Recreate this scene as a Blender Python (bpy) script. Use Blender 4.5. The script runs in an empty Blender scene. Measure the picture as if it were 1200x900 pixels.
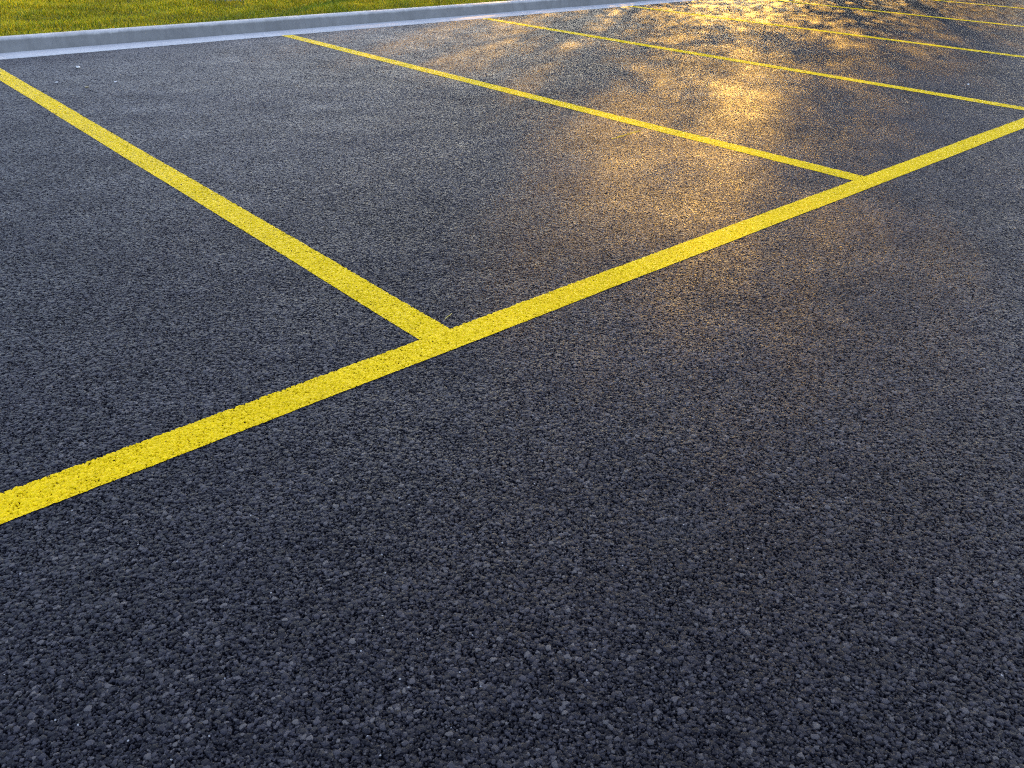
import bpy, math, random
import numpy as np
from mathutils import Vector, Matrix

sc = bpy.context.scene
C = sc.collection
rnd = random.Random(7)
rs = np.random.RandomState(11)
R = math.radians

SUN_AZ = 57.0          # from +Y (across the kerb) towards +X (along it)
SUN_EL = 17.0
ds = np.array([math.sin(R(SUN_AZ)), math.cos(R(SUN_AZ))])      # towards the sun, on the ground
dc = np.array([math.cos(R(SUN_AZ)), -math.sin(R(SUN_AZ))])     # to its right

# ------------------------------------------------------------------ helpers
def link(name, me, mats, parent=None, smooth=False):
    o = bpy.data.objects.new(name, me)
    C.objects.link(o)
    for m in (mats if isinstance(mats, (list, tuple)) else [mats]):
        me.materials.append(m)
    if parent: o.parent = parent
    if smooth:
        me.polygons.foreach_set('use_smooth', [True] * len(me.polygons))
    return o

def mesh_np(name, v, f):
    """v (n,3), f (m,k) arrays"""
    me = bpy.data.meshes.new(name)
    v = np.asarray(v, dtype=np.float32); f = np.asarray(f, dtype=np.int32)
    k = f.shape[1]
    me.vertices.add(len(v)); me.vertices.foreach_set('co', v.ravel())
    me.loops.add(f.size); me.loops.foreach_set('vertex_index', f.ravel())
    me.polygons.add(len(f))
    me.polygons.foreach_set('loop_start', np.arange(0, f.size, k, dtype=np.int32))
    me.polygons.foreach_set('loop_total', np.full(len(f), k, dtype=np.int32))
    me.update(calc_edges=True); me.validate()
    return me

def thing(o, label, cat, group=None):
    o['label'] = label; o['category'] = cat
    if group: o['group'] = group
    return o

def empty(name, loc, label, cat, group=None):
    o = bpy.data.objects.new(name, None); C.objects.link(o); o.location = loc
    return thing(o, label, cat, group)

def adaptive(o, rate=1.0):
    m = o.modifiers.new('dice', 'SUBSURF'); m.subdivision_type = 'SIMPLE'
    m.levels = 0; m.render_levels = 1
    o.cycles.use_adaptive_subdivision = True
    o.cycles.dicing_rate = rate

# ------------------------------------------------------------------ materials
class NT:
    def __init__(s, name, disp='BUMP'):
        s.m = bpy.data.materials.new(name); s.m.use_nodes = True
        s.m.displacement_method = disp
        s.t = s.m.node_tree; s.t.nodes.clear()
        s.out = s.t.nodes.new('ShaderNodeOutputMaterial')
    def n(s, typ, ins=None, **props):
        nd = s.t.nodes.new('ShaderNode' + typ)
        for k, v in props.items(): setattr(nd, k, v)
        for k, v in (ins or {}).items():
            if isinstance(v, bpy.types.NodeSocket): s.t.links.new(v, nd.inputs[k])
            else: nd.inputs[k].default_value = v
        return nd
    def link(s, a, b): s.t.links.new(a, b)
    def math(s, op, a, b=0.0, c=0.0, clamp=False):
        return s.n('Math', {0: a, 1: b, 2: c}, operation=op, use_clamp=clamp).outputs[0]
    def mix(s, f, a, b, blend='MIX'):
        nd = s.n('Mix', None, data_type='RGBA', blend_type=blend)
        for k, v in ((0, f), (6, a), (7, b)):
            if isinstance(v, bpy.types.NodeSocket): s.t.links.new(v, nd.inputs[k])
            else: nd.inputs[k].default_value = v
        return nd.outputs[2]
    def ramp(s, f, pts, interp='LINEAR'):
        nd = s.n('ValToRGB', {0: f}); cr = nd.color_ramp; cr.interpolation = interp
        while len(cr.elements) < len(pts): cr.elements.new(0.5)
        for e, (p, c) in zip(cr.elements, pts):
            e.position = p; e.color = (c, c, c, 1) if not hasattr(c, '__len__') else (*c, 1)
        return nd.outputs[0]
    def mrange(s, v, a, b, c=0.0, d=1.0):
        return s.n('MapRange', {0: v, 1: a, 2: b, 3: c, 4: d}, clamp=True).outputs[0]
    def noise(s, vec, scale, detail=3.0, rough=.55, out=0):
        return s.n('TexNoise', {'Vector': vec, 'Scale': scale, 'Detail': detail, 'Roughness': rough}).outputs[out]

def flat_pos(t):
    g = t.n('NewGeometry')
    return t.n('VectorMath', {0: g.outputs['Position'], 1: (1, 1, 0)}, operation='MULTIPLY').outputs[0]

def aggregate(t):
    """packed stones of a fresh asphalt surface: height in metres, tint random, crevice mask"""
    p = flat_pos(t)
    w = t.n('TexNoise', {'Vector': p, 'Scale': 110.0, 'Detail': 3.0, 'Roughness': .6})
    wv = t.n('VectorMath', {0: w.outputs[1], 1: (.5, .5, .5)}, operation='SUBTRACT').outputs[0]
    wv = t.n('VectorMath', {0: wv, 3: .0095}, operation='SCALE').outputs[0]
    q = t.n('VectorMath', {0: p, 1: wv}, operation='ADD').outputs[0]
    hs = []; cols = []
    # (cells per metre, stone radius in cell units, height scale in mm)
    for i, (scale, amp, off, cover) in enumerate(((82, 5.4, 0.0, .45), (128, 4.2, 3.7, .80), (225, 2.7, 9.1, 1.0))):
        qq = t.n('VectorMath', {0: q, 1: (off, off * .7, 0)}, operation='ADD').outputs[0]
        v = t.n('TexVoronoi', {'Vector': qq, 'Scale': float(scale), 'Randomness': 1.0}, voronoi_dimensions='2D', feature='F1', distance='EUCLIDEAN')
        d = v.outputs['Distance']
        sp = t.n('SeparateColor', {0: v.outputs['Color']})
        r1, r2, r3 = sp.outputs
        # domed, slightly flat-topped stone whose height varies from cell to cell; some cells left empty
        d2 = t.math('POWER', d, 4.0)
        top = t.math('MULTIPLY', r1, .75)
        dome = t.math('SUBTRACT', top, t.math('MULTIPLY', d2, 4.2))
        present = t.math('LESS_THAN', r2, cover)
        # tilt of the stone's top face
        # each stone's top leans its own way, which gives the aggregate its facets
        lv = t.n('VectorMath', {0: qq, 1: v.outputs['Position']}, operation='SUBTRACT').outputs[0]
        tv = t.n('VectorMath', {0: v.outputs['Color'], 1: (.5, .5, .5)}, operation='SUBTRACT').outputs[0]
        tv = t.n('VectorMath', {0: tv, 1: (1, 1, 0)}, operation='MULTIPLY').outputs[0]
        lean = t.n('VectorMath', {0: lv, 1: tv}, operation='DOT_PRODUCT').outputs['Value']
        dome = t.math('ADD', dome, t.math('MULTIPLY', lean, float(scale) * 1.1))
        h = t.math('MULTIPLY', dome, amp)
        h = t.math('SUBTRACT', h, t.math('MULTIPLY', t.math('SUBTRACT', 1.0, present), 9.0))
        hs.append(h); cols.append(r3)
    m01 = t.math('MAXIMUM', hs[0], hs[1])
    g01 = t.math('GREATER_THAN', hs[0], hs[1])
    tint = t.math('ADD', t.math('MULTIPLY', cols[0], g01), t.math('MULTIPLY', cols[1], t.math('SUBTRACT', 1.0, g01)))
    g2 = t.math('GREATER_THAN', hs[2], m01)
    tint = t.math('ADD', t.math('MULTIPLY', cols[2], g2), t.math('MULTIPLY', tint, t.math('SUBTRACT', 1.0, g2)))
    h = t.math('MAXIMUM', m01, hs[2])
    h = t.math('MAXIMUM', h, -3.2)
    # rolled flat: tops are pressed to one level, only a little relief left above it
    cap = t.math('MINIMUM', h, 1.4)
    h = t.math('ADD', cap, t.math('MULTIPLY', t.math('SUBTRACT', h, cap), .5))
    fine = t.noise(p, 900.0, 2.0, .6)
    h = t.math('ADD', h, t.math('MULTIPLY', fine, .55))
    und = t.noise(p, 9.0, 3.0, .5)
    hm = t.math('ADD', h, t.math('MULTIPLY', und, 2.0))
    return p, h, hm, tint

def displace(t, hm, scale=.001, mid=0.0):
    d = t.n('Displacement', {'Height': hm, 'Midlevel': mid, 'Scale': scale})
    t.link(d.outputs[0], t.out.inputs['Displacement'])

# fresh asphalt
t = NT('asphalt', 'BOTH')
p, h, hm, tint = aggregate(t)
displace(t, hm)
big = t.noise(p, .55, 5.0, .62)
mid = t.noise(p, 5.0, 4.0, .6)
col = t.ramp(tint, [(0.0, (.003, .0025, .005)), (.45, (.006, .0052, .009)), (.75, (.017, .0155, .022)), (.91, (.044, .039, .043)), (1.0, (.10, .088, .078))])
bri = t.math('MULTIPLY', t.mrange(big, .3, .7, .72, 1.25), t.mrange(mid, .25, .75, .85, 1.15))
col = t.mix(1.0, col, t.n('CombineColor', {0: bri, 1: bri, 2: bri}).outputs[0], 'MULTIPLY')
# bitumen between the stones, darkened further to paint in the crevice shade
col = t.mix(t.mrange(h, -.4, 1.5, 1.0, 0.0), col, (.005, .005, .007, 1))
# pale dust, gathered in a few scuffs
dust = t.math('MULTIPLY', t.mrange(t.noise(p, 1.7, 6.0, .68), .60, .76), t.mrange(t.noise(p, 60.0, 3.0, .7), .4, .75))
col = t.mix(t.math('MULTIPLY', dust, .45), col, (.22, .21, .20, 1))
# rare glinting light chips
chip = t.n('TexVoronoi', {'Vector': p, 'Scale': 170.0}, voronoi_dimensions='2D')
cs = t.n('SeparateColor', {0: chip.outputs['Color']}).outputs
cm = t.math('MULTIPLY', t.math('GREATER_THAN', cs[0], .9985), t.math('LESS_THAN', chip.outputs['Distance'], .30))
col = t.mix(cm, col, (.34, .33, .31, 1))
rough = t.math('ADD', t.mrange(tint, 0, 1, .40, .66), t.mrange(t.noise(p, 2.3, 4.0, .6), .3, .7, -.05, .06))
rough = t.math('ADD', rough, t.mrange(h, -1.2, 1.3, .25, 0.0))
spec = t.math('MULTIPLY', t.mrange(h, -.3, 1.6, .01, .24), t.mrange(tint, 0, 1, .6, 1.5))  # reflection dimmed low between the stones, standing in for cavity occlusion
spec = t.math('MULTIPLY', spec, bri)
b = t.n('BsdfPrincipled', {'Base Color': col, 'Roughness': rough, 'IOR': 1.5, 'Specular IOR Level': spec})
t.link(b.outputs[0], t.out.inputs[0])
M_ASPH = t.m

def paint_mat(name, rgb, wear):
    t = NT(name, 'BOTH')
    p, h, hm, tint = aggregate(t)
    displace(t, t.math('ADD', t.math('MULTIPLY', hm, .92), .25))
    uv = t.n('UVMap').outputs[0]
    sx = t.n('SeparateXYZ', {0: uv}).outputs
    # u = signed distance from the centre line over the half width, v = metres inside the ends
    edge = t.math('ABSOLUTE', sx[0])                       # metres from the centre
    inner = t.math('SUBTRACT', sx[1], edge)                # metres inside the painted edge
    rag = t.math('MULTIPLY', t.math('SUBTRACT', t.noise(p, 70.0, 3.0, .65), .5), .008)
    inner = t.math('ADD', inner, rag)
    inner = t.math('ADD', inner, t.math('MULTIPLY', t.math('ADD', h, .2), .0010))
    a = t.math('GREATER_THAN', inner, 0.0)
    # paint missing in the deepest pits, more towards the edges
    pit = t.math('ADD', h, t.math('MULTIPLY', t.mrange(inner, 0.0, .02, -1.0, 0.0), .6))
    pit = t.math('ADD', pit, t.math('MULTIPLY', t.math('SUBTRACT', t.noise(p, 14.0, 3.0, .6), .5), 2.0))
    a = t.math('MULTIPLY', a, t.math('GREATER_THAN', pit, wear))
    v = t.mrange(t.noise(p, 3.0, 5.0, .6), .3, .7, .93, 1.04)
    v = t.math('MULTIPLY', v, t.mrange(tint, 0, 1, .86, 1.06))
    v = t.math('MULTIPLY', v, t.mrange(h, -1.6, .4, .72, 1.0))
    c = t.mix(1.0, (*rgb, 1), t.n('CombineColor', {0: v, 1: v, 2: v}).outputs[0], 'MULTIPLY')
    b = t.n('BsdfPrincipled', {'Base Color': c, 'Roughness': .6, 'IOR': 1.45, 'Specular IOR Level': .08})
    tr = t.n('BsdfTransparent')
    mx = t.n('MixShader', {0: a, 1: tr.outputs[0], 2: b.outputs[0]})
    t.link(mx.outputs[0], t.out.inputs[0])
    return t.m
YELLOW = (.99, .655, .001)
M_PAINT = paint_mat('yellow_road_paint', YELLOW, -1.75)
M_SMEAR = paint_mat('thin_paint_smear', (.60, .40, .03), .35)

def concrete(name, base, tone, top=None):
    t = NT(name)
    g = t.n('NewGeometry'); p = g.outputs['Position']
    n1 = t.noise(p, 1.3, 6.0, .6); n2 = t.noise(p, 14.0, 5.0, .65); n3 = t.noise(p, 260.0, 3.0, .6)
    st = t.noise(t.n('Mapping', {'Vector': p, 'Scale': (6.0, 6.0, .8)}).outputs[0], 1.0, 5.0, .7)
    v = t.math('MULTIPLY', t.mrange(n1, .3, .7, .86, 1.08), t.mrange(n2, .3, .7, .9, 1.08))
    v = t.math('MULTIPLY', v, t.mrange(n3, .3, .7, .92, 1.06))
    v = t.math('MULTIPLY', v, t.mrange(st, .45, .75, 1.0, tone))
    c = t.mix(1.0, (*base, 1), t.n('CombineColor', {0: v, 1: v, 2: v}).outputs[0], 'MULTIPLY')
    if top:      # sunlit top and shaded face painted into the colour by height
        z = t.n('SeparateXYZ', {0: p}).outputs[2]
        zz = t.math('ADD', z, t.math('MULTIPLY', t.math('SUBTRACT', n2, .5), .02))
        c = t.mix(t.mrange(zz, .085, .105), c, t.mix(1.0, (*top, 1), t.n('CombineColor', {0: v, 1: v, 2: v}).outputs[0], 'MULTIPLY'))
    bp = t.n('Bump', {'Height': t.math('ADD', n3, t.math('MULTIPLY', n2, 2.0)), 'Strength': .35, 'Distance': .0015})
    b = t.n('BsdfPrincipled', {'Base Color': c, 'Roughness': .82, 'Normal': bp.outputs[0], 'Specular IOR Level': .3})
    t.link(b.outputs[0], t.out.inputs[0])
    return t.m
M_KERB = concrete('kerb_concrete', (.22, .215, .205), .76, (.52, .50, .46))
M_GUTTER = concrete('gutter_concrete', (.60, .58, .53), .88)
M_COLLAR = concrete('collar_concrete', (.40, .39, .36), .7)

def simple(name, rgb, rough=.7, noise_scale=30.0, amt=.25):
    t = NT(name)
    p = t.n('TexCoord').outputs['Object']
    n = t.mrange(t.noise(p, noise_scale, 4.0, .6), .3, .7, 1 - amt, 1 + amt)
    c = t.mix(1.0, (*rgb, 1), t.n('CombineColor', {0: n, 1: n, 2: n}).outputs[0], 'MULTIPLY')
    b = t.n('BsdfPrincipled', {'Base Color': c, 'Roughness': rough})
    t.link(b.outputs[0], t.out.inputs[0])
    return t.m
M_IRON = simple('cast_iron', (.035, .033, .032), .6)
M_WHITE = simple('pale_stone', (.62, .60, .56), .6, 200)
M_TAN = simple('tan_stone', (.40, .32, .18), .6, 200)
M_DARKBIT = simple('dark_litter', (.02, .017, .014), .8, 200)
M_STRAW = simple('dry_straw', (.55, .42, .06), .6, 200)
M_BARK = simple('bark', (.10, .075, .055), .9, 12)

# lawn soil and blades
t = NT('lawn_soil')
p = t.n('NewGeometry').outputs['Position']
c = t.ramp(t.noise(p, 6.0, 6.0, .7), [(.3, (.030, .042, .006)), (.7, (.075, .085, .010))])
bp = t.n('Bump', {'Height': t.noise(p, 60.0, 5.0, .7), 'Strength': 1.0, 'Distance': .03})
b = t.n('BsdfPrincipled', {'Base Color': c, 'Roughness': .9, 'Normal': bp.outputs[0], 'Specular IOR Level': .1})
t.link(b.outputs[0], t.out.inputs[0]); M_SOIL = t.m

def leafy(name, c0, c1, c2, trans):
    t = NT(name)
    g = t.n('NewGeometry')
    ri = g.outputs['Random Per Island']
    patch = t.noise(g.outputs['Position'], 1.6, 4.0, .6)
    c = t.ramp(ri, [(0.0, c0), (.55, c1), (1.0, c2)])
    v = t.mrange(patch, .35, .65, .72, 1.2)
    c = t.mix(1.0, c, t.n('CombineColor', {0: v, 1: v, 2: v}).outputs[0], 'MULTIPLY')
    d = t.n('BsdfDiffuse', {'Color': c}); tr = t.n('BsdfTranslucent', {'Color': c})
    gl = t.n('BsdfGlossy', {'Color': (1, 1, 1, 1), 'Roughness': .45})
    m1 = t.n('MixShader', {0: trans, 1: d.outputs[0], 2: tr.outputs[0]})
    m2 = t.n('MixShader', {0: .03, 1: m1.outputs[0], 2: gl.outputs[0]})
    t.link(m2.outputs[0], t.out.inputs[0])
    return t.m
M_GRASS = leafy('grass_blades', (.10, .17, .004), (.21, .25, .005), (.36, .34, .012), .5)
M_LEAF = leafy('tree_leaves', (.04, .07, .012), (.06, .10, .018), (.09, .13, .025), .35)

# ------------------------------------------------------------------ the ground
Y_EDGE, Y_KERB, KERB_H, KERB_W = 8.275, 8.665, .108, .155

def graded(lo, hi, c0, c1, step=.5, grow=1.35):
    xs = list(np.arange(c0, c1 + 1e-6, step)); d = step; x = xs[0]
    left = []
    while x > lo: d *= grow; x = max(lo, x - d); left.append(x)
    d = step; x = xs[-1]; right = []
    while x < hi: d *= grow; x = min(hi, x + d); right.append(x)
    return np.array(left[::-1] + xs + right)

def sheet(name, xs, ys, zf, mat):
    X, Y = np.meshgrid(xs, ys); Z = zf(X, Y)
    v = np.stack([X.ravel(), Y.ravel(), Z.ravel()], 1)
    nx, ny = len(xs), len(ys)
    i = (np.arange(ny - 1)[:, None] * nx + np.arange(nx - 1)[None]).ravel()
    f = np.stack([i, i + 1, i + nx + 1, i + nx], 1)
    return link(name, mesh_np(name, v, f), mat)

ys = graded(-400, Y_EDGE, 0.0, 8.0)
asphalt = sheet('parking_lot_ground', graded(-400, 400, -1.0, 16.0), ys, lambda X, Y: X * 0, M_ASPH)
asphalt['kind'] = 'structure'
adaptive(asphalt)

lawn = sheet('lawn_ground', graded(-400, 400, 0, 14, 1.0), graded(Y_KERB + KERB_W - .01, 500, Y_KERB + KERB_W - .01, 18, 1.0),
             lambda X, Y: .065 + .012 * np.sin(X * 1.3) + .02 * np.clip(Y - 9, 0, 20) * .5, M_SOIL)
lawn['kind'] = 'structure'

def sweep(name, prof, xs, mat, wob=.0015):
    n = len(prof); v = []; f = []
    for i, x in enumerate(xs):
        for (y, z) in prof:
            v.append((x, y + wob * math.sin(x * 1.7) + wob * math.sin(x * .6 + 2), z + wob * .6 * math.sin(x * 2.3 + 1)))
    for i in range(len(xs) - 1):
        for j in range(n - 1):
            a = i * n + j
            f.append((a, a + n, a + n + 1, a + 1))
    o = link(name, mesh_np(name, v, f), mat, smooth=True)
    return o
# gutter pan: falls slightly to the kerb, cast in long bays with narrow joints
def joint_xs(lo, hi, bay, phase):
    out = []
    x = lo
    ks = [phase + k * bay for k in range(int((lo - phase) // bay), int((hi - phase) // bay) + 2)]
    xs = sorted(set([round(q, 3) for q in np.arange(lo, hi, .5)] + [round(k + d, 4) for k in ks for d in (-.012, -.005, .0, .005, .012)]))
    return [q for q in xs if lo <= q <= hi], ks
def sweep_j(name, prof, lo, hi, bay, phase, mat, depth):
    xs, ks = joint_xs(lo, hi, bay, phase)
    n = len(prof); v = []; f = []
    for x in xs:
        dmin = min(abs(x - k) for k in ks)
        dd = depth * max(0, 1 - dmin / .009)
        for (y, z, ny, nz) in prof:
            w = .0015 * math.sin(x * 1.7) + .002 * math.sin(x * .6 + 2)
            v.append((x, y + w - ny * dd, z - nz * dd + .001 * math.sin(x * 2.3 + 1)))
    for i in range(len(xs) - 1):
        for j in range(n - 1):
            a = i * n + j
            f.append((a, a + n, a + n + 1, a + 1))
    return link(name, mesh_np(name, v, f), mat, smooth=True)
gut = sweep_j('gutter', [(Y_EDGE - .004, -.06, -1, 0), (Y_EDGE - .004, .0015, 0, 1), (Y_EDGE + .004, .006, 0, 1),
                         (Y_EDGE + .2, .002, 0, 1), (Y_KERB + .01, -.004, 0, 1)], -80, 120, 3.05, 2.25, M_GUTTER, .006)
gut['kind'] = 'structure'
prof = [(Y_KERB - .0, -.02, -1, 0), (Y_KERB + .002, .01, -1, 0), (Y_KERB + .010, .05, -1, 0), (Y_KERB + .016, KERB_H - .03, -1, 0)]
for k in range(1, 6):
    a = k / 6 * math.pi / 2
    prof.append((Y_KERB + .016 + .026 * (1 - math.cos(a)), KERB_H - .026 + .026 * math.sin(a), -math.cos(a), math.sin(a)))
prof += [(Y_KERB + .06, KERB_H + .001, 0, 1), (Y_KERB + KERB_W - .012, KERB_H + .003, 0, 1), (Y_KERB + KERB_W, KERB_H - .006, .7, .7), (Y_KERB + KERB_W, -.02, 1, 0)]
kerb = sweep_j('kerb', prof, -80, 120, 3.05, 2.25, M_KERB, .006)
kerb['kind'] = 'structure'

# ------------------------------------------------------------------ painted lines
def strip(name, a, b, half, end_pad=.0, mat=M_PAINT, z=.0012, margin=.012, label=None, group=None, cat='painted line', taper=False):
    """painted strip from a to b; UV holds metres from the centre line and the half width"""
    a = np.array(a, float); b = np.array(b, float); L = np.linalg.norm(b - a); d = (b - a) / L; nrm = np.array([-d[1], d[0]])
    n = max(2, int(L / .25)); wid = half + margin
    v = []; uv = []
    for i in range(n + 1):
        s = L * i / n
        hw = half
        wv = .0012 * math.sin(s * 2.1 + a[0]) + .001 * math.sin(s * 5.3)
        for k in (-1, 0, 1):
            q = a + d * s + nrm * (k * wid + wv)
            v.append((q[0], q[1], z)); uv.append((k * wid, hw))
    f = []
    for i in range(n):
        for k in (0, 1):
            m = i * 3 + k
            f.append((m, m + 3, m + 4, m + 1))
    me = mesh_np(name, v, f)
    # keep face normals up
    if me.polygons[0].normal.z < 0: me.flip_normals()
    ul = me.uv_layers.new(name='UVMap')
    for lp in me.loops: ul.data[lp.index].uv = uv[lp.vertex_index]
    o = link(name, me, mat)
    adaptive(o)
    if label: thing(o, label, cat, group)
    return o

Y0, Y1 = 1.8347, 1.9468
strip('painted_line', (-30, (Y0 + Y1) / 2), (45, (Y0 + Y1) / 2), (Y1 - Y0) / 2 + .002, z=.0016,
      label='long wide yellow line in the foreground joining the near ends of the bay dividers')
labels = {
    1: 'nearest yellow bay divider, from the left photo edge to the foreground T junction',
    2: 'yellow bay divider, second nearest, whose near end meets the long line right of centre',
    3: 'yellow bay divider starting at the gutter mid-photo, just beyond the golden sunlit patch edge',
    4: 'thin yellow bay divider, fourth from the near left, ending beside the small dark leaf',
    5: 'thin far yellow bay divider, second from last towards the top right corner',
    6: 'farthest short piece of yellow bay divider in the top right corner',
}
SH = .0725
XS = {1: 1.422, 2: 4.223, 3: 6.898, 4: 9.579, 5: 12.322, 6: 14.821}
for i, x0 in XS.items():
    ya, yb = Y1 - .004, Y_EDGE - .006
    strip('painted_line', (x0 + SH * ya, ya), (x0 + SH * yb, yb), (.0615 - .002), z=.0010, label=labels[i],
          group='yellow dividers between the parking bays')
strip('paint_smear', (4.02, 3.32), (4.33, 3.355), .008, mat=M_SMEAR, z=.001, margin=.006, cat='paint mark',
      label='faint short ochre smear of paint beside the second nearest bay divider')
# ------------------------------------------------------------------ lawn blades
def blades(n, x0, x1, y0, y1, hgt, wid, pw=1.0):
    x = rs.uniform(x0, x1, n); y = y0 + (y1 - y0) * rs.uniform(0, 1, n) ** pw
    z = .065 + .012 * np.sin(x * 1.3) + .01 * np.clip(y - 9, 0, 20)
    clump = .75 + .35 * np.sin(x * 3.1 + np.sin(y * 2.3) * 2) * np.sin(y * 3.7 + np.sin(x * 1.9) * 2)
    h = hgt * rs.uniform(.55, 1.25, n) * clump; w = wid * rs.uniform(.7, 1.3, n)
    a = rs.uniform(0, 2 * np.pi, n); la = rs.uniform(0, 2 * np.pi, n); ll = h * rs.uniform(.1, .7, n)
    bx, by = np.cos(a) * w / 2, np.sin(a) * w / 2
    tx, ty = np.cos(la) * ll, np.sin(la) * ll
    P = np.zeros((n, 5, 3))
    P[:, 0] = np.stack([x - bx, y - by, z - .005], 1); P[:, 1] = np.stack([x + bx, y + by, z - .005], 1)
    P[:, 2] = np.stack([x + bx * .8 + tx * .35, y + by * .8 + ty * .35, z + h * .6], 1)
    P[:, 3] = np.stack([x + tx, y + ty, z + h], 1)
    P[:, 4] = np.stack([x - bx * .8 + tx * .35, y - by * .8 + ty * .35, z + h * .6], 1)
    return P
yb0 = Y_KERB + KERB_W + .035
parts = [blades(230000, 1.0, 11.0, yb0, 15.0, .055, .0055), blades(90000, -6, 22, yb0, 20, .055, .009),
         blades(6000, -4.0, 18.0, yb0 + .02, yb0 + .07, .05, .005)]
P = np.concatenate(parts); n = len(P)
tops = P.reshape(-1, 3)
f = np.arange(n * 5).reshape(n, 5)
grass = link('grass', mesh_np('grass', tops, f), M_GRASS)
grass['kind'] = 'stuff'; grass['label'] = 'short yellow green mown grass growing behind the kerb'

# ------------------------------------------------------------------ manhole in the lawn
def ring(name, r0, r1, z0, z1, mat, parent, seg=48):
    pr = [(r0, z0), (r0, z1 - .006), (r0 + .006, z1), (r1 - .012, z1), (r1, z1 - .012), (r1, z0)]
    v = []; f = []
    for i in range(seg):
        a = 2 * math.pi * i / seg
        for r, z in pr: v.append((r * math.cos(a), r * math.sin(a), z))
    m = len(pr)
    for i in range(seg):
        for j in range(m - 1):
            a = i * m + j; b = ((i + 1) % seg) * m + j
            f.append((a, b, b + 1, a + 1))
    return link(name, mesh_np(name, v, f), mat, parent, smooth=False)
mh = empty('manhole', (5.66, 11.05, .10), 'concrete ringed manhole with a dark iron cover set in the lawn', 'manhole')
ring('collar', .34, .47, -.08, .035, M_COLLAR, mh)
import bmesh
bm = bmesh.new()
bmesh.ops.create_cone(bm, cap_ends=True, segments=48, radius1=.335, radius2=.33, depth=.03)
for i in range(-4, 5):
    for j in range(-4, 5):
        if i * i + j * j < 17:
            r = bmesh.ops.create_cube(bm, size=1)
            bmesh.ops.scale(bm, vec=(.045, .018, .006), verts=r['verts'])
            bmesh.ops.rotate(bm, cent=(0, 0, 0), matrix=Matrix.Rotation(math.pi / 2 * ((i + j) % 2), 3, 'Z'), verts=r['verts'])
            bmesh.ops.translate(bm, vec=(i * .066, j * .066, .0175), verts=r['verts'])
me = bpy.data.meshes.new('cover'); bm.to_mesh(me); bm.free()
cv = link('cover', me, M_IRON, mh); cv.location = (0, 0, .012)

# ------------------------------------------------------------------ litter on the asphalt
def pebble(name, x, y, r, mat, label, cat, sq=.6, group=None):
    bm = bmesh.new(); bmesh.ops.create_icosphere(bm, subdivisions=2, radius=1.0)
    k = Vector((rnd.uniform(.8, 1.3), rnd.uniform(.7, 1.1), sq))
    for v in bm.verts:
        d = 1 + .22 * math.sin(v.co.x * 4 + x * 9) * math.cos(v.co.y * 3.3 + y * 5) + rnd.uniform(-.07, .07)
        v.co = Vector((v.co.x * k.x, v.co.y * k.y, v.co.z * k.z)) * d * r
    me = bpy.data.meshes.new(name); bm.to_mesh(me); bm.free()
    o = link(name, me, mat, smooth=False); o.location = (x, y, .0025 + r * sq * .7); o.rotation_euler[2] = rnd.uniform(0, 6)
    return thing(o, label, cat, group)
G = 'loose stones near the far left corner'
pebble('pebble', 2.52, 7.52, .019, M_WHITE, 'brightest white pebble on the asphalt near the gutter at upper left', 'pebble', .5, G)
pebble('pebble', 2.17, 6.98, .010, M_WHITE, 'small pale pebble between the nearest divider and the brightest pebble', 'pebble', .5, G)
pebble('pebble', 2.27, 6.68, .012, M_TAN, 'small tan pebble beside the nearest yellow divider', 'pebble', .5, G)
pebble('pebble', 2.50, 6.75, .010, M_WHITE, 'dull pale pebble just below the brightest white pebble', 'pebble', .5, G)
pebble('pebble', 7.71, 2.72, .011, M_WHITE, 'lone white pebble between the long line and the third divider', 'pebble', .6)

def leaf_bit(name, x, y, s, mat, label, cat):
    bm = bmesh.new(); bmesh.ops.create_grid(bm, x_segments=6, y_segments=6, size=1)
    ph = rnd.uniform(0, 6)
    for v in bm.verts:
        u, w = v.co.x, v.co.y
        half = max(.04, (1 - u * u)) * .42
        v.co = Vector((u * s, w * half * s, s * (.18 + .35 * w * w * half + .16 * math.sin(u * 3 + ph))))
    r = bmesh.ops.solidify(bm, geom=bm.faces[:], thickness=.0008)
    me = bpy.data.meshes.new(name); bm.to_mesh(me); bm.free()
    o = link(name, me, mat, smooth=True); o.location = (x, y, .004); o.rotation_euler[2] = rnd.uniform(0, 6)
    return thing(o, label, cat)
leaf_bit('fallen_leaf', 10.93, 7.14, .045, M_DARKBIT, 'dark curled fallen leaf between the third and fourth dividers near the gutter', 'leaf')
leaf_bit('fallen_leaf', 10.18, 8.18, .03, M_DARKBIT, 'small dark leaf lying at the gutter where the fourth divider ends', 'leaf')
leaf_bit('fallen_leaf', 6.95, 5.0, .018, M_DARKBIT, 'tiny dark scrap of leaf on the golden asphalt below the third divider', 'leaf')

V = []; F = []
def tube(V, F, pts, rads, seg=8):
    base = len(V)
    for i, (p, r) in enumerate(zip(pts, rads)):
        d = (pts[min(i + 1, len(pts) - 1)] - pts[max(i - 1, 0)]).normalized()
        a = d.orthogonal().normalized(); b = d.cross(a)
        for k in range(seg):
            an = 2 * math.pi * k / seg
            V.append(tuple(p + (a * math.cos(an) + b * math.sin(an)) * r))
    for i in range(len(pts) - 1):
        for k in range(seg):
            q = base + i * seg + k; q2 = base + i * seg + (k + 1) % seg
            F.append((q, q2, q2 + seg, q + seg))
tube(V, F, [Vector((1.654, 2.012, .005)), Vector((1.672, 2.021, .006)), Vector((1.686, 2.024, .0065)), Vector((1.703, 2.034, .0055))], [.0009, .0013, .0012, .0007], 6)
thing(link('straw', mesh_np('straw', V, F), M_STRAW), 'short dry straw in the corner between the nearest divider and the long line', 'straw')

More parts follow.
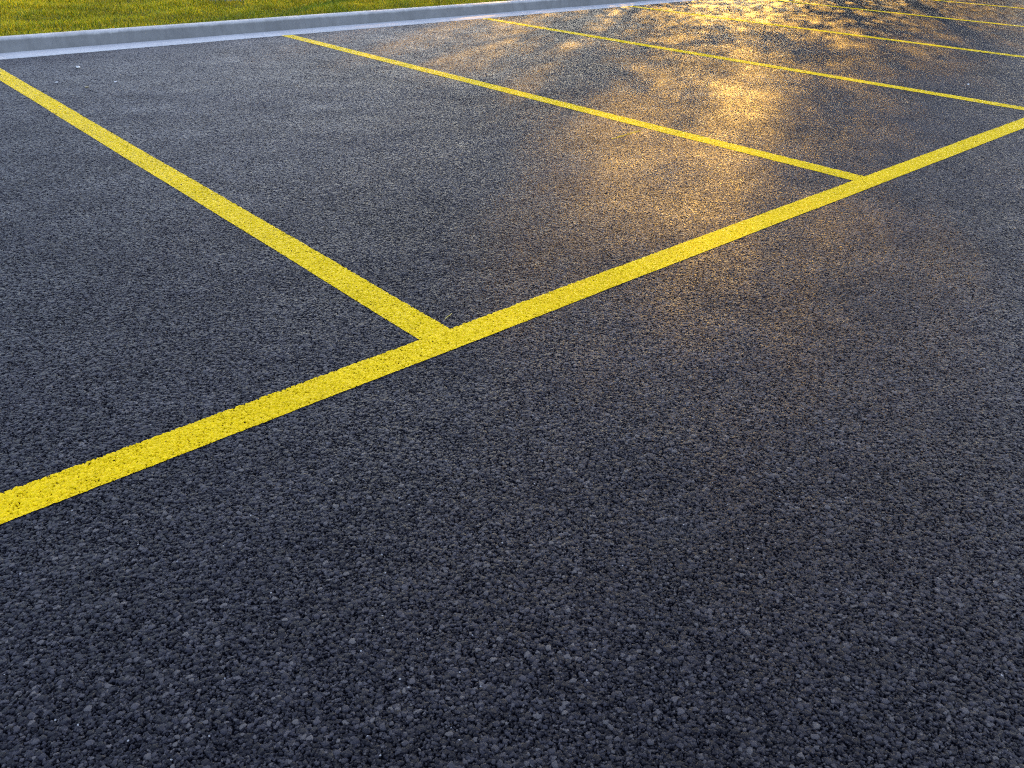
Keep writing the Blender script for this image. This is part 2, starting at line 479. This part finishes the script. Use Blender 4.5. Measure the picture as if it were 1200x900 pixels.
# ------------------------------------------------------------------ trees towards the sun, leaves thinned to a set dapple; shrubs added for shade
tanE = math.tan(R(SUN_EL))
def sstep(x, a, b):
    t = np.clip((x - a) / (b - a), 0, 1); return t * t * (3 - 2 * t)
def light_at(gx, gy):
    """hand-set share of the sun that the leaves are thinned to let through to the ground at (gx, gy)"""
    c = gx * dc[0] + gy * dc[1]; s = gx * ds[0] + gy * ds[1]
    cl = -.75 - .21 * (s - 2.8)
    cr = .30 + .24 * (s - 3) + np.clip(s - 8.0, 0, 20) * .6
    amp = .165 * sstep(s, 2.1, 3.7) * (1 - .60 * sstep(s, 4.5, 9.5))
    streak = 1 + .40 * np.sin(c * 7.5 + .9 * np.sin(s * .5)) + .30 * np.sin(c * 3.1 + s * .35 + .8 * np.sin(s * .6)) + .15 * np.sin(s * 2.1 + c * 3.3)
    T = amp * sstep(c, cl - .22, cl + .15) * (1 - sstep(c, cr - 1.2, cr + .6)) * streak
    T = np.maximum(T, .19 * sstep(c, -4.2, -3.2) * (1 - sstep(c, -1.4, -.8)) * sstep(s, 6.3, 8.0) * streak ** 2)
    T = np.maximum(T, .13 * sstep(s, 9.5, 12.5) * sstep(c, -2.6, -1.6))
    T = np.maximum(T, .022 * np.exp(-((c - .35) / .95) ** 2 - ((s - 2.7) / 1.9) ** 2))
    T = np.maximum(T, .13 * np.exp(-((c - .05) / .32) ** 2 - ((s - 2.9) / .55) ** 2))
    T = np.maximum(T, .10 * np.exp(-((c - .62) / .35) ** 2 - ((s - 3.6) / .7) ** 2))
    # leaves thinned so that the sun reaches the kerb top and the lawn
    T = np.maximum(T, sstep(gy, 8.6, 8.9) * (.7 + .2 * np.sin(gx * 1.3)))
    return np.clip(T, .006, .95)

def tree(c, s, rad, zlo, zhi, nleaf, label, name='tree', group='trees on the lawn beyond the kerb'):
    pos = dc * c + ds * s
    root = empty(name, (pos[0], pos[1], .1), label, name, group)
    V = []; F = []
    H = zhi * .8
    pts = [Vector((.12 * math.sin(z * .9 + c) * z / H, .1 * math.cos(z * .7 + s) * z / H, z)) for z in np.linspace(-.15, H, 9)]
    tube(V, F, pts, [.17 * (1 - .8 * i / 8) + (.07 if i == 0 else 0) for i in range(9)], 10)
    tips = []
    for k in range(26):
        i = rnd.randint(3, 7); st = pts[i]; az = rnd.uniform(0, 6.28)
        ln = rad * rnd.uniform(.5, .95); up = rnd.uniform(-.1, .7)
        e = st + Vector((math.cos(az) * ln, math.sin(az) * ln, up * ln))
        m = (st + e) / 2 + Vector((rnd.uniform(-.2, .2), rnd.uniform(-.2, .2), .2))
        tube(V, F, [st, m, e], [.05, .03, .008], 5); tips += [e, m, (m + e) / 2]
    link('trunk', mesh_np('trunk', V, F), M_BARK, root, smooth=True)
    # leaf clumps through the crown volume
    zc, zr = (zlo + zhi) / 2, (zhi - zlo) / 2
    nc = 900
    cl = []
    while len(cl) < nc:
        q = rs.uniform(-1, 1, 3)
        rr = np.linalg.norm(q)
        if rr < 1 and rr > .15: cl.append((q[0] * rad, q[1] * rad, zc + q[2] * zr))
    cl = np.array(cl)
    idx = rs.randint(0, nc, nleaf)
    L = cl[idx] + rs.normal(0, 1, (nleaf, 3)) * np.array([.34, .34, .26]) * (rad / 3)
    L = L[L[:, 2] > zlo * .8]
    wx, wy, wz = L[:, 0] + pos[0], L[:, 1] + pos[1], L[:, 2] + .1
    CROWNS.append((root, L, rs.uniform(.03, .055, len(L)), wx - wz / tanE * ds[0], wy - wz / tanE * ds[1]))

CROWNS = []
def thin_crowns():
    gx = np.concatenate([c[3] for c in CROWNS]); gy = np.concatenate([c[4] for c in CROWNS])
    area = np.concatenate([1.08 * c[2] ** 2 for c in CROWNS]) * .5 / math.sin(R(SUN_EL))
    cell = .16; x0, y0, nx, ny = -12.0, -12.0, 240, 220
    ix = np.clip(((gx - x0) / cell).astype(int), 0, nx - 1); iy = np.clip(((gy - y0) / cell).astype(int), 0, ny - 1)
    tau = np.zeros((nx, ny)); np.add.at(tau, (ix, iy), area / cell ** 2)
    k = np.array([.2, .6, .2])
    for ax in (0, 1): tau = np.apply_along_axis(lambda r: np.convolve(r, k, 'same'), ax, tau)
    for root, L, sz, hx, hy in CROWNS:
        ix = np.clip(((hx - x0) / cell).astype(int), 0, nx - 1); iy = np.clip(((hy - y0) / cell).astype(int), 0, ny - 1)
        want = -np.log(light_at(hx, hy))
        keep = rs.uniform(0, 1, len(L)) < want / np.maximum(tau[ix, iy], .01)  # leaves culled so sun patches and shade fall in the set pattern
        L = L[keep]; sz = sz[keep]; n = len(L)
        nrm = rs.normal(0, 1, (n, 3)); nrm /= np.linalg.norm(nrm, axis=1)[:, None]
        a = np.cross(nrm, rs.normal(0, 1, (n, 3))); a /= np.linalg.norm(a, axis=1)[:, None]; b = np.cross(nrm, a)
        a *= sz[:, None]; b *= sz[:, None] * .6
        vv = np.stack([L - a, L + b * .9 - a * .1, L + a, L - b * .9 - a * .1], 1).reshape(-1, 3)
        link('crown', mesh_np('crown', vv, np.arange(4 * n).reshape(n, 4)), M_LEAF, root)
TREES = [(-4.7, 21.5, 2.6, 2.4, 8.6, 170000, 'broad leafy tree on the lawn, left end of the row towards the low sun'),
         (-1.3, 24.0, 2.6, 1.5, 9.4, 170000, 'tall leafy tree, second from the left in the row towards the low sun'),
         (2.7, 22.0, 2.6, .9, 8.8, 170000, 'leafy tree, second from the right in the row towards the low sun'),
         (6.4, 28.0, 3.0, .9, 9.8, 170000, 'wide leafy tree on the lawn, right end of the row towards the low sun')]
for a in TREES: tree(*a)
for (c, s_, rad, lab) in ((-1.7, 18.6, 2.0, 'round leafy shrub added unseen to shade the far asphalt, left one of the three below the trees'),
                     (1.5, 20.6, 2.1, 'round leafy shrub added unseen to shade the far asphalt, middle one of the three below the trees'),
                     (4.6, 25.2, 2.3, 'round leafy shrub added unseen to shade the far asphalt, right one of the three below the trees')):
    tree(c, s_, rad, .15, 3.6, 80000, lab, 'shade_shrub', 'unseen shrubs added for shade beyond the kerb')  # out of view, added to hold back the sun on the far bays

thin_crowns()

# ------------------------------------------------------------------ light
w = bpy.data.worlds.new('World'); sc.world = w; w.use_nodes = True
nt = w.node_tree; nt.nodes.clear()
sky = nt.nodes.new('ShaderNodeTexSky'); sky.sky_type = 'NISHITA'; sky.sun_disc = False
sky.sun_elevation = R(SUN_EL); sky.sun_rotation = R(SUN_AZ)
sky.altitude = 100; sky.air_density = 1.0; sky.dust_density = 1.0; sky.ozone_density = 2.5
hs = nt.nodes.new('ShaderNodeHueSaturation'); hs.inputs['Hue'].default_value = .515; hs.inputs['Saturation'].default_value = .80      # thin high haze pales the blue
bg = nt.nodes.new('ShaderNodeBackground'); bg.inputs[1].default_value = .15
ow = nt.nodes.new('ShaderNodeOutputWorld')
nt.links.new(sky.outputs[0], hs.inputs['Color']); nt.links.new(hs.outputs[0], bg.inputs[0]); nt.links.new(bg.outputs[0], ow.inputs[0])

sl = bpy.data.lights.new('sun', 'SUN'); sl.energy = 2.8; sl.angle = R(.85); sl.color = (1.0, .53, .08)
so = bpy.data.objects.new('sun', sl); C.objects.link(so)
sd = Vector((ds[0] * math.cos(R(SUN_EL)), ds[1] * math.cos(R(SUN_EL)), math.sin(R(SUN_EL))))
so.rotation_euler = sd.to_track_quat('Z', 'Y').to_euler()
so.location = (20, 14, 20)

# ------------------------------------------------------------------ camera (solved from the painted grid)
cam = bpy.data.cameras.new('camera'); co = bpy.data.objects.new('camera', cam); C.objects.link(co)
cam.sensor_width = 36; cam.lens = 36 * 1020.82 / 1200; cam.clip_start = .05; cam.clip_end = 2000
r_ = (0.72257581, -0.69097158, 0.02103516); u_ = (0.32028331, 0.36158842, 0.87559832); f_ = (0.61261963, 0.62594895, -0.48258171)
co.matrix_world = Matrix(((r_[0], u_[0], -f_[0], 0), (r_[1], u_[1], -f_[1], 0), (r_[2], u_[2], -f_[2], 1.2), (0, 0, 0, 1)))
sc.camera = co

sc.render.engine = 'CYCLES'
sc.cycles.feature_set = 'EXPERIMENTAL'
sc.cycles.dicing_rate = 1.0
sc.cycles.offscreen_dicing_scale = 8.0
sc.cycles.max_subdivisions = 11
sc.cycles.use_denoising = False
sc.cycles.sample_clamp_direct = 5.0; sc.cycles.sample_clamp_indirect = 1.5
sc.cycles.max_bounces = 5
sc.cycles.filter_width = 1.1
sc.view_settings.view_transform = 'Standard'; sc.view_settings.look = 'None'
sc.view_settings.gamma = 1; sc.view_settings.use_curve_mapping = False
sc.view_settings.exposure = 1.95
